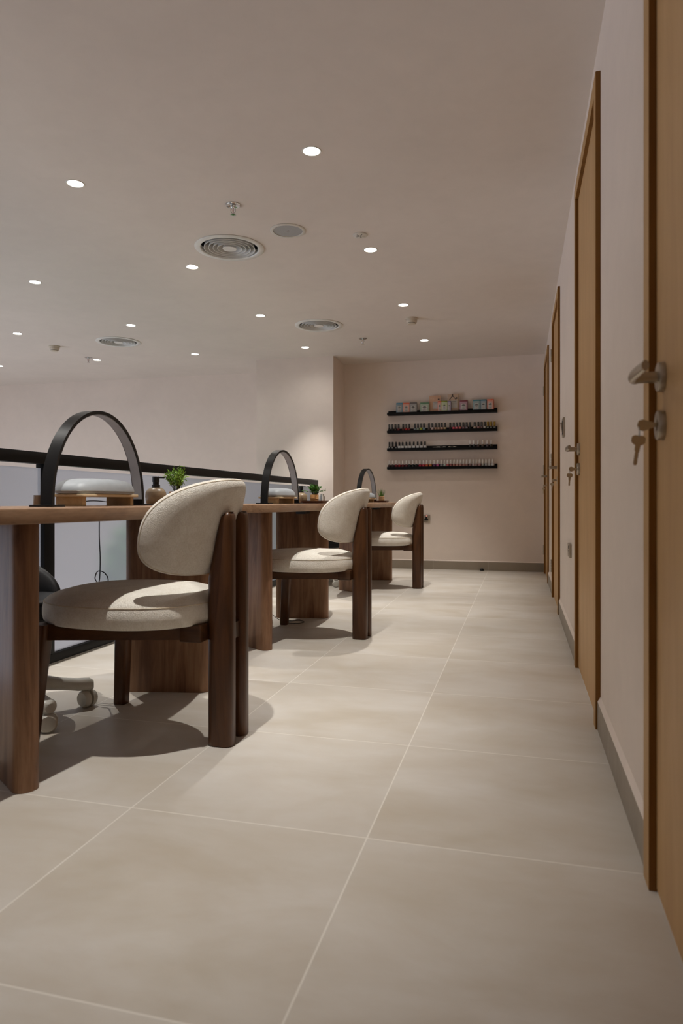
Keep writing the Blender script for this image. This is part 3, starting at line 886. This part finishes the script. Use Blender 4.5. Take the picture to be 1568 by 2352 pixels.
# ------------------------------------------------------------------ plants
def foliage_sprigs(bm, bs, seed, base_z, nst, height, spread, lean, n_leaf, L, W):
    r = random.Random(seed)
    for k in range(nst):
        a = r.uniform(0, 2 * PI); q = r.random() ** .6
        tip = Vector((math.cos(a) * spread * q, math.sin(a) * spread * q, base_z + height * (1 - .35 * q ** 2) * r.uniform(.8, 1.02)))
        b0 = Vector((math.cos(a) * .012 * q, math.sin(a) * .012 * q, base_z))
        mid = b0.lerp(tip, .5) + Vector((0, 0, height * .10 * q))
        pth = [b0.lerp(mid, u / 3) for u in range(3)] + [mid.lerp(tip, u / 3) for u in range(4)]
        tube(bs, pth, .0009, 5)
        for j in range(n_leaf):
            u = .35 + .65 * j / n_leaf
            p = b0.lerp(mid, u * 2) if u < .5 else mid.lerp(tip, u * 2 - 1)
            d = ((tip - mid).normalized() * .55 + rvec(r)).normalized()
            leaf_quad(bm, p, d, rvec(r), L * r.uniform(.7, 1.1), W)
# plant 1: fine bright sprigs in a small pot, on the nearest table
t = thing('potted_plant', 'bright green feathery plant behind the front chair back', 'plant', (-1.43, 2.655, TZ), 0, 'small potted plants on the tables')
bm = NB(); lathe(bm, [(.030, 0), (.034, .003), (.037, .056), (.035, .058), (.033, .05), (.003, .048)], seg=28); obj('pot', bm, M['burlap'], t)
bm = NB(); lathe(bm, [(.034, .049), (.003, .052)], seg=20); obj('soil', bm, M['soil'], t)
bm = NB(); bs = NB(); foliage_sprigs(bm, bs, 3, .05, 46, .122, .056, 0, 17, .017, .0026)
obj('foliage', bm, M['leaf_bright'], t, 0); obj('stems', bs, M['stem'], t)
# plant 2: round leaves with two drooping sprigs, burlap pot with twine
t = thing('potted_plant', 'round leaved plant in a burlap pot on the middle table', 'plant', (-1.325, 4.325, TZ + .0062), 0, 'small potted plants on the tables')
bm = NB(); lathe(bm, [(.025, 0), (.0275, .002), (.0285, .050), (.027, .0525), (.025, .046), (.003, .044)], seg=28); pot = obj('pot', bm, M['burlap'], t)
bm = NB(); tube(bm, [(.0288 * math.cos(a), .0288 * math.sin(a), .026 + .002 * math.sin(3 * a)) for a in [2 * PI * q / 28 for q in range(29)]], .0014, 6); obj('twine', bm, M['twine'], pot)
bm = NB(); bs = NB(); foliage_sprigs(bm, bs, 11, .045, 26, .085, .040, 0, 10, .017, .0062)
r = random.Random(2)
for sx in (-1, 1):
    pth = [Vector((0, sx * .006, .05)), Vector((sx * .02, sx * .008, .068)), Vector((sx * .045, sx * .012, .075)), Vector((sx * .066, sx * .018, .083 if sx > 0 else .078))]
    tube(bs, pth, .0009, 5)
    for u in range(1, 4):
        for q in range(4): leaf_quad(bm, pth[u] + rvec(r) * .004, (rvec(r) + Vector((sx * .6, 0, 0))).normalized(), rvec(r), .014, .0042)
obj('foliage', bm, M['leaf_deep'], t, 0); obj('stems', bs, M['stem'], t)
# plant 3: grass tufts in a straw pot tied with twine
t = thing('potted_plant', 'grassy plant in a twine tied straw pot on the farthest table', 'plant', (-1.315, 6.545, TZ + .0062), 0, 'small potted plants on the tables')
bm = NB(); lathe(bm, [(.024, 0), (.027, .002), (.028, .052), (.026, .054), (.024, .046), (.003, .044)], seg=28); pot = obj('pot', bm, M['pot_straw'], t)
bm = NB(); tube(bm, [(.0283 * math.cos(a), .0283 * math.sin(a), .030 + .004 * math.sin(2 * a)) for a in [2 * PI * q / 28 for q in range(29)]], .0015, 6); obj('twine', bm, M['twine'], pot)
bm = NB(); r = random.Random(9)
for k in range(46):
    a = r.uniform(0, 2 * PI); q = r.random() ** .7
    b0 = Vector((math.cos(a) * .018 * q, math.sin(a) * .018 * q, .044))
    d = Vector((math.cos(a) * .40 * q + r.uniform(-.08, .08), math.sin(a) * .40 * q, 1)).normalized()
    ln = r.uniform(.055, .088)
    tube(bm, [b0, b0 + d * ln * .5, b0 + d * ln + Vector((d.x, d.y, -.1)) * .008], .0021, 5, lambda v: 1.0 - .8 * v)
obj('grass_blades', bm, M['leaf_grass'], t)

# ------------------------------------------------------------------ technician stools
def make_stool(label):
    t = thing('rolling_stool', label, 'stool', (0, 0, 0), 0, 'rolling stools behind the tables')
    rad = .235
    bm = NB()
    lathe(bm, [(.045, .075), (.048, .085), (.040, .125), (.034, .135)], seg=24)
    for k in range(5):
        a = R(-27 + 72 * k); d = Vector((math.cos(a), math.sin(a), 0)); s = Vector((-d.y, d.x, 0))
        rings = []
        for q, z, hw, hh in ((.02, .108, .032, .030), (.08, .110, .030, .026), (.15, .096, .025, .021), (.20, .086, .026, .022), (rad + .008, .083, .026, .022), (rad + .020, .080, .016, .016)):
            c = d * q + Vector((0, 0, z))
            rings.append([c + s * hw * math.cos(u) * (abs(math.cos(u)) ** -.35 if abs(math.cos(u)) > 1e-6 else 1) + Vector((0, 0, hh * math.sin(u))) for u in [2 * PI * j / 14 + .01 for j in range(14)]])
        loft(bm, rings)
    base = obj('star_base', bm, M['stool_white'], t, 50)
    for k in range(5):
        a = R(-27 + 72 * k); c = Vector((math.cos(a) * rad, math.sin(a) * rad, 0))
        bm = NB()
        wa = a + 1.1 + k
        for s in (-1, 1):
            mx = Matrix.Translation(c + Vector((0, 0, .0312))) @ Matrix.Rotation(wa, 4, 'Z') @ Matrix.Rotation(PI / 2, 4, 'X')
            lathe(bm, [(.022, s * .003), (.0310, s * .005), (.0310, s * .019), (.025, s * .027), (.004, s * .029)], seg=22, mat=mx)
        lathe(bm, [(.008, .03), (.008, .078)], (c.x, c.y, 0), 12)
        obj('caster', bm, M['stool_white'], t)
    bm = NB(); lathe(bm, [(.030, .13), (.028, .20), (.0255, .20), (.024, .26), (.016, .26), (.014, .345)], seg=24); obj('gas_lift', bm, M['black_plastic'], t)
    bm = NB()
    out = superellipse(.185, .185, 2.2, 64)
    prof = [(.1, .335), (.90, .338), (.985, .348), (1.0, .362), (.995, .374), (.985, .378), (.99, .382), (1.0, .394), (.985, .410), (.93, .420), (.6, .424), (.02, .420)]
    loft(bm, [[(x * s, y * s, z) for x, y in out] for s, z in prof]); obj('seat', bm, M['black_vinyl'], t, 60)
    bm = NB()   # low wrap-round back
    rings = []
    n = 36
    for k in range(n + 1):
        ph = PI + R(-104 + 208 * k / n)
        e = 1 - abs(2 * k / n - 1) ** 2.6
        top = .405 + .155 * max(e, 0) ** .75; th = .006 + .017 * max(e, 0.02) ** .5
        ring = []
        for j in range(16):
            u = 2 * PI * j / 16
            z = (.385 + top) / 2 + (top - .385) / 2 * math.sin(u)
            rr = .178 + th * math.cos(u) + (z - .385) * .18
            ring.append((rr * math.cos(ph), rr * math.sin(ph), z))
        rings.append(ring)
    loft(bm, rings); obj('backrest', bm, M['black_vinyl'], t, 60)
    return t
ST = [(-1.72, 2.03, 0, 'black rolling stool with white castors behind the nearest table'), (-1.70, 3.78, R(-33), 'rolling stool mostly hidden behind the middle table'), (-1.72, 5.95, R(-23), 'rolling stool mostly hidden behind the farthest table')]
s0 = make_stool(ST[0][3]); s0.location = (ST[0][0], ST[0][1], 0)
for x, y, a, lb in ST[1:]: dup(s0, (x, y, 0), a, lb)

# ------------------------------------------------------------------ cables
def smooth_path(pts, n=8):
    P = [Vector(p) for p in pts]; out = []
    for i in range(len(P) - 1):
        p0, p1, p2, p3 = P[max(i - 1, 0)], P[i], P[i + 1], P[min(i + 2, len(P) - 1)]
        for k in range(n):
            t = k / n
            out.append(.5 * ((2 * p1) + (p2 - p0) * t + (2 * p0 - 5 * p1 + 4 * p2 - p3) * t * t + (3 * p1 - p0 - 3 * p2 + p3) * t ** 3))
    out.append(P[-1]); return out
def cable(name, label, pts, r=.0022):
    x, y, z = pts[0]
    bm = NB(); tube(bm, smooth_path([(a - x, b - y, c - z) for a, b, c in pts]), r, 7)
    o = obj(name, bm, M['black_plastic'], None, 60); o.location = (x, y, z)
    return tag(o, label, 'cable')
X, Y = -1.60, 2.337
cable('lamp_cable', 'thin black cable hanging in a loop under the nearest table',
      [(X, Y, TZ - .0405), (X, Y, .62), (X + .004, Y, .54), (X + .002, Y, .466), (X - .004, Y, .442), (X - .022, Y + .004, .457), (X - .012, Y + .006, .485), (X + .014, Y + .006, .483), (X + .032, Y + .01, .459),
       (X + .022, Y + .012, .428), (X - .03, Y + .012, .428), (X - .05, Y + .016, .422), (X - .04, Y + .02, .40), (X + .0, Y + .02, .40), (X + .02, Y + .02, .37)])
cable('lamp_cable', 'black cable with a plug hanging behind the middle table leg',
      [(-1.60, 3.62, TZ - .0405), (-1.59, 3.60, .55), (-1.565, 3.585, .44), (-1.54, 3.60, .39), (-1.515, 3.66, .33), (-1.50, 3.75, .18), (-1.44, 3.95, .03), (-1.40, 4.06, .0025), (-1.36, 4.10, .0025), (-1.31, 4.06, .0025), (-1.33, 4.0, .0025), (-1.40, 4.0, .003), (-1.42, 4.06, .0035), (-1.36, 4.13, .0028)], .0018)
cable('lamp_cable', 'short black cable on the nearest table between the cushion legs',
      [(-1.475, 1.99, TZ + .0025), (-1.472, 2.03, TZ + .006), (-1.478, 2.08, TZ + .016), (-1.482, 2.14, TZ + .018), (-1.484, 2.22, TZ + .014), (-1.482, 2.29, TZ + .010), (-1.478, 2.325, TZ + .015)], .0018)

# ------------------------------------------------------------------ wall shelves
SX0, SX1, SD = -1.443, -.237, .095
SHELF_Z = [1.723, 1.521, 1.323, 1.115]
SN = ['top', 'second', 'third', 'bottom']
for i, z in enumerate(SHELF_Z):
    lab = ['black picture ledge holding mask packets, topmost of four', 'black picture ledge of colourful black capped polishes, second from the top',
           'black picture ledge with a gap in its bottles, third from the top', 'black picture ledge filled with white capped polishes, lowest of four'][i]
    t = thing('wall_shelf', lab, 'shelf', ((SX0 + SX1) / 2, YB, z), 0, 'black ledges on the end wall')
    w = (SX1 - SX0) / 2
    bm = NB(); box(bm, -w, w, -SD, -.001, 0, .010, .001); obj('ledge', bm, M['shelf'], t)
    bm = NB(); box(bm, -w, w, -.013, -.001, .010, .054, .001); obj('back_rail', bm, M['shelf'], t)
    bm = NB(); box(bm, -w, w, -SD, -SD + .010, .010, .028, .001); obj('front_lip', bm, M['shelf'], t)

def x_at(px, y=YB - .045):
    """room X of an item seen at column px in the plane y of the shelves"""
    a = (px - 784) / F_PX
    s, c = math.sin(.2573), math.cos(.2573)
    return y * (-s + a * c) / (c + a * s)
PXS = lambda v: 860 + v * 320 / 1568

# --- packets and boxes on the top shelf: (left, right, height, top colour, body colour, depth order, label)
def dark_lines(bm, w, h, x0, z0, y, rows):
    for zf, wf, hf in rows: box(bm, x0 - w * wf / 2, x0 + w * wf / 2, y - .0006, y, z0 + h * zf, z0 + h * (zf + hf))
M['ink'] = plain('ink', S(40, 38, 38), .6)
M['label_white'] = plain('label_white', S(182, 177, 169), .6)
def packet(l, r, h, top, body, y, rz, label, round_label=False, lab_off=0):
    x = x_at((PXS(l) + PXS(r)) / 2, y); w = (r - l) * .00099 / math.cos(rz)
    t = thing('mask_packet', label, 'packet', (x, y, SHELF_Z[0] + .0102), rz, 'packets on the top shelf')
    mb, mt = plain('packet_body', body, .45), plain('packet_top', top, .45)
    bm = NB(); box(bm, -w / 2, w / 2, -.016, .016, 0, h - .016, .002); obj('packet_body', bm, mb, t)
    bm = NB(); box(bm, -w / 2, w / 2, -.0165, .0165, h - .018, h - .002, .002); 
    box(bm, w / 2 - .001, w / 2 + .0006, -.016, .016, .002, h - .01); box(bm, -w / 2 - .0006, -w / 2 + .001, -.016, .016, .002, h - .01)
    obj('packet_lid', bm, mt, t)
    bm = NB()
    lw, lh = w * .56, h * .5
    if round_label: lathe(bm, [(.003, .0006), (w * .40, .0006), (w * .40, 0)], seg=28, mat=Matrix.Translation((lab_off, -.0163, h * .38)) @ Matrix.Rotation(PI / 2, 4, 'X'))
    else: box(bm, lab_off - lw / 2, lab_off + lw / 2, -.0168, -.0155, h * .2, h * .2 + lh, .0002)
    ll = obj('label', bm, M['label_white'], t)
    bm = NB()
    z0 = h * .2
    dark_lines(bm, lw, lh, lab_off, z0, -.0169, [(.78, .5, .09), (.63, .8, .11), (.42, .6, .05), (.22, .75, .03), (.12, .7, .03)])
    obj('print', bm, M['ink'], ll)
BACKY, FRONTY = YB - .034, YB - .064
G = R(-6)
packet(246, 318, .128, S(70, 130, 152), S(126, 142, 150), FRONTY, 0, 'blue topped mask packet at the left end of the top shelf')
packet(321, 394, .125, S(206, 96, 62), S(208, 160, 144), FRONTY, 0, 'orange topped pale pink packet between blue and grey packets')
packet(396, 476, .128, S(92, 84, 82), S(150, 148, 144), FRONTY, 0, 'grey packet with dark lid on the top shelf')
packet(515, 613, .122, S(84, 122, 88), S(150, 162, 142), FRONTY, 0, 'sage green packet left of the tall pink box')
packet(752, 820, .132, S(116, 122, 30), S(170, 178, 142), FRONTY - .006, 0, 'lime topped packet with round label between the tall boxes', True)
packet(712, 750, .130, S(200, 84, 52), S(204, 150, 136), FRONTY - .002, 0, 'narrow orange topped packet overlapping the tall pink box')
packet(823, 858, .128, S(128, 112, 148), S(168, 160, 170), FRONTY - .004, 0, 'narrow lilac packet overlapping the ribboned box')
packet(960, 1046, .130, S(112, 34, 44), S(160, 128, 136), FRONTY, R(-5), 'wine red lidded packet right of the ribboned box')
packet(1110, 1186, .132, S(66, 118, 122), S(136, 152, 150), FRONTY, R(-5), 'teal packet, left one of the two on the right side')
packet(1192, 1258, .132, S(64, 112, 124), S(134, 148, 154), FRONTY, R(-6), 'blue teal packet beside the rightmost orange packet')
packet(1270, 1338, .132, S(206, 98, 62), S(206, 150, 132), FRONTY, R(-8), 'orange packet at the right end of the top shelf')
def tall_box(l, r, h, col, side, label, ribbon):
    x = x_at((PXS(l) + PXS(r)) / 2, BACKY); w = (r - l) * .00099
    t = thing('gift_box', label, 'box', (x, BACKY, SHELF_Z[0] + .0102), 0, 'tall boxes on the top shelf')
    m = NT('speckled_card'); m.principled(rough=.6)
    vo = m.n('ShaderNodeTexVoronoi'); vo.inputs['Scale'].default_value = 75; m.l(m.coords(), vo.inputs['Vector'])
    m.l(m.ramp(vo.outputs['Distance'], [(.10, S(232, 214, 196)), (.16, col)]), m.p.inputs['Base Color'])
    bm = NB(); box(bm, -w / 2, w / 2, -.012, .012, 0, h, .001); obj('carton', bm, m.m, t)
    bm = NB(); box(bm, w / 2 - .0005, w / 2 + .0008, -.0118, .0118, .001, h - .001); obj('side_panel', bm, plain('carton_side', side, .6), t)
    bm = NB(); lathe(bm, [(.002, .0008), (.0095, .0008), (.0095, 0)], seg=20, mat=Matrix.Translation((w / 2 - .022, -.012, h * .78)) @ Matrix.Rotation(PI / 2, 4, 'X')); obj('round_sticker', bm, M['ink'], t)
    bm = NB(); box(bm, -w * .26 + .01, w * .28 + .01, -.0128, -.0115, h * .27, h * .66); ll = obj('label', bm, M['label_white'], t)
    bm = NB(); dark_lines(bm, w * .54, h * .39, .011, h * .27, -.0129, [(.86, .82, .05), (.76, .6, .05), (.6, .9, .02)]); obj('print', bm, M['trim_grey'], ll)
    if ribbon:
        bm = NB()
        for sgn in (-1, 1): tube(bm, [(-.004, -.0135, h - .014), (-.004 + sgn * .018, -.0138, h - .040), (-.004 + sgn * .036, -.0135, h - .060)], .0032, 6)
        tube(bm, [(-.004, -.0135, h - .03), (-.004, -.0135, h - .002)], .0042, 6)
        obj('ribbon', bm, M['black_plastic'], t)
tall_box(616, 744, .196, S(196, 156, 128), S(190, 150, 110), 'tall speckled pink beige box with a white label', False)
tall_box(822, 944, .204, S(186, 160, 138), S(196, 164, 96), 'tall speckled beige box with a black ribbon', True)

# --- bottles
def bottle_meshes(kind):
    b, c = NB(), NB()
    if kind == 'white_cap':
        lathe(b, [(.0135, 0), (.0150, .002), (.0155, .028), (.0142, .036), (.0100, .042), (.0075, .044)], seg=20)
        lathe(c, [(.0106, .0442), (.0106, .047), (.0082, .084), (.0066, .086), (.001, .0865)], seg=18)
    elif kind == 'square':
        prism(b, rrect(.0155, .0135, .004, 4), 0, .043, .002, 2)
        prism(c, rrect(.0092, .0092, .003, 4), .0432, .085, .0012, 2)
    else:
        lathe(b, [(.0130, 0), (.0145, .002), (.0155, .026), (.0147, .034), (.0105, .041), (.0085, .0435)], seg=20)
        lathe(c, [(.0100, .0437), (.0108, .046), (.0108, .086), (.0100, .0875), (.001, .0875)], seg=18)
    return b, c
BM = {}
def bottle_proto(kind):
    if kind not in BM:
        b, c = bottle_meshes(kind)
        res = []
        for nm, q in (('bottle_glass', b), ('cap', c)):
            me = bpy.data.meshes.new(nm); bmesh.ops.recalc_face_normals(q, faces=q.faces); q.to_mesh(me); q.free()
            for p in me.polygons: p.use_smooth = True
            me.set_sharp_from_angle(angle=R(40)); me.materials.append(None)
            res.append(me)
        BM[kind] = res
    return BM[kind]
MC = {}
def polish(col):
    if col not in MC: MC[col] = plain('polish_%d' % len(MC), S(*col), .16, 0, .5, .03)
    return MC[col]
# white lettering block down the side of a black cap
bm = NB(); rr = random.Random(4)
for k in range(5):
    for s in range(2):
        if rr.random() < .72:
            z = .050 + k * .0070; xx = -.0045 + s * .0055
            box(bm, xx, xx + .0035, -.0113, -.0098, z, z + rr.choice((.0022, .004, .0055)))
me_mark = bpy.data.meshes.new('cap_lettering'); bm.to_mesh(me_mark); bm.free(); me_mark.materials.append(plain('cap_print', S(150, 142, 134), .6))
bm = NB(); box(bm, -.009, .009, -.0162, -.0135, .016, .032)
me_lab = bpy.data.meshes.new('bottle_label'); bm.to_mesh(me_lab); bm.free(); me_lab.materials.append(plain('bottle_print', S(150, 150, 146), .6))

def bottle(px, shelf, kind, col, capm, label, group, extra=None):
    t = thing('polish_bottle', label, 'nail polish', (x_at(px, YB - .052), YB - .052, SHELF_Z[shelf] + .0102), 0, group)
    t.scale = (1.04, 1.04, 1.04)
    gb, cp = bottle_proto(kind)
    for nm, me, m in (('bottle_glass', gb, polish(col)), ('cap', cp, capm)):
        o = bpy.data.objects.new(nm, me); C.objects.link(o); o.parent = t
        o.material_slots[0].link = 'OBJECT'; o.material_slots[0].material = m
        if nm == 'cap' and extra == 'mark':
            q = bpy.data.objects.new('cap_lettering', me_mark); C.objects.link(q); q.parent = o
        if nm == 'bottle_glass' and extra == 'label':
            q = bpy.data.objects.new('bottle_label', me_lab); C.objects.link(q); q.parent = o
ORD = ['first', 'second', 'third', 'fourth', 'fifth', 'sixth', 'seventh', 'eighth', 'ninth', 'tenth', 'eleventh', 'twelfth', 'thirteenth', 'fourteenth', 'fifteenth', 'sixteenth',
       'seventeenth', 'eighteenth', 'nineteenth', 'twentieth', 'twenty-first', 'twenty-second', 'twenty-third', 'twenty-fourth', 'twenty-fifth', 'twenty-sixth', 'twenty-seventh',
       'twenty-eighth', 'twenty-ninth', 'thirtieth', 'thirty-first', 'thirty-second']
M['cap_black'] = plain('cap_black', S(18, 17, 17), .3)
M['cap_white'] = plain('cap_white', S(214, 208, 200), .4)
M['cap_gold'] = plain('cap_gold', S(150, 118, 40), .35, .5)
s2 = [(166, 'black', (16, 14, 14)), (200, 'black', (18, 14, 14)), (235, 'black cherry', (38, 18, 18)), (270, 'dark red', (96, 22, 24)), (322, 'brown red', (84, 34, 28)), (356, 'bright red', (170, 40, 34)), (388, 'deep red', (120, 28, 24)),
      (455, 'grey blue', (120, 130, 130)), (488, 'pale mint', (150, 160, 142)), (523, 'lime green', (168, 172, 60)), (556, 'light blue', (110, 142, 152)), (612, 'dark taupe', (84, 74, 66)), (649, 'pale pink', (200, 176, 168)),
      (687, 'tan', (166, 130, 106)), (722, 'light tan', (180, 144, 120)), (756, 'peach', (190, 148, 124)), (791, 'sand', (172, 152, 116)), (851, 'dark wine', (66, 34, 42)), (889, 'hot pink', (206, 82, 100)), (924, 'rose pink', (196, 90, 104)),
      (961, 'coral pink', (210, 110, 104)), (999, 'mauve', (120, 90, 96)), (1036, 'grey lilac', (120, 110, 116)), (1074, 'black', (26, 24, 24)), (1126, 'beige', (182, 160, 140)), (1167, 'dusty pink', (176, 130, 126)), (1204, 'dark mauve', (110, 82, 82)),
      (1239, 'silver white', (190, 188, 180)), (1275, 'olive glass', (66, 62, 40)), (1311, 'olive glass', (60, 58, 40)), (1349, 'olive glass', (58, 56, 42))]
for k, (v, n, c) in enumerate(s2):
    gold = k >= 28
    bottle(PXS(v), 1, 'round', c, M['cap_gold'] if gold else M['cap_black'], '%s polish bottle with %s cap, %s from the left on the second shelf' % (n, 'gold' if gold else 'black', ORD[k]),
           'polish bottles on the second shelf', 'label' if gold else 'mark')
s3 = [(168, 'black', (18, 18, 18), 1), (203, 'black', (18, 18, 18), 1), (241, 'black', (16, 16, 16), 1)] + [(v, 'white', (206, 204, 200), 0) for v in (279, 316, 358, 398, 440, 485, 527, 568)]
for k, (v, n, c, kk) in enumerate(s3):
    bottle(PXS(v), 2, 'round' if kk else 'square', c, M['cap_black'], '%s bottle with plain black cap, %s from the left on the third shelf' % (n, ORD[k]), 'base coat bottles on the third shelf', 'label' if kk else None)
s3b = [(1076, 'black green', (22, 26, 24)), (1118, 'black', (24, 26, 26)), (1166, 'dark taupe', (74, 60, 56)), (1216, 'brown grey', (88, 80, 68)), (1269, 'mauve brown', (86, 72, 72)), (1314, 'dark olive', (62, 58, 42))]
for k, (v, n, c) in enumerate(s3b):
    bottle(PXS(v), 2, 'white_cap', c, M['cap_white'], '%s white capped bottle, %s of six at the right of the third shelf' % (n, ORD[k]), 'white capped bottles on the third shelf')
s4 = [(166, 'dark brown', (58, 30, 30)), (203, 'dark brown', (52, 28, 26)), (242, 'dark red', (120, 34, 42)), (279, 'red', (150, 34, 40)), (318, 'dark red', (116, 32, 38)), (357, 'oxblood', (92, 32, 36)), (391, 'black green', (22, 28, 24)), (432, 'black', (20, 22, 22)),
      (470, 'black', (16, 17, 17)), (512, 'crimson', (170, 38, 64)), (550, 'bright crimson', (186, 34, 58)), (588, 'orange', (196, 92, 52)), (629, 'light orange', (200, 116, 56)), (672, 'purple', (116, 68, 108)), (710, 'orchid pink', (190, 88, 138)), (752, 'grey', (146, 142, 144)),
      (788, 'pale mint', (176, 186, 176)), (822, 'rose red', (176, 90, 90)), (858, 'dusty rose', (156, 94, 92)), (896, 'rose brown', (160, 108, 98)), (931, 'pink beige', (180, 134, 122)), (967, 'pink beige', (186, 140, 128)), (1003, 'beige rose', (172, 128, 116)), (1038, 'taupe rose', (156, 116, 106)),
      (1075, 'mauve taupe', (140, 112, 108)), (1112, 'pale grey pink', (184, 166, 162)), (1146, 'taupe pink', (164, 138, 130)), (1182, 'dusty pink', (176, 134, 128)), (1219, 'pale grey green', (178, 180, 168)), (1256, 'pale grey', (176, 174, 170)), (1292, 'off white', (196, 192, 184)), (1330, 'white', (206, 204, 200))]
for k, (v, n, c) in enumerate(s4):
    bottle(PXS(v), 3, 'white_cap', c, M['cap_white'], '%s polish bottle with white cap, %s from the left on the lowest shelf' % (n, ORD[k]), 'white capped bottles on the lowest shelf')
# slim metal tools lying along the lip of the third shelf
for k, (l, r, y) in enumerate(((652, 738, 0), (750, 808, 0), (822, 864, 0), (874, 920, 0))):
    yy = YB - SD + .005
    xa, xb = x_at(PXS(l), yy), x_at(PXS(r), yy)
    t = thing('nail_tool', ['long silver nail tool, leftmost on the third shelf', 'silver nail tool, second from the left on the third shelf', 'short silver nail tool, third from the left on the third shelf', 'short silver nail tool, rightmost on the third shelf'][k],
              'nail tool', ((xa + xb) / 2, yy, SHELF_Z[2] + .0285), 0, 'nail tools on the third shelf')
    h = (xb - xa) / 2
    bm = NB(); tube(bm, [(-h, 0, .0028), (-h * .6, 0, .0028), (0, 0, .0028), (h * .6, 0, .0028), (h, 0, .0024)], .0027, 8, lambda q: .45 + .55 * math.sin(PI * min(max(q, .1), .9)))
    obj('tool_shaft', bm, M['steel'], t)
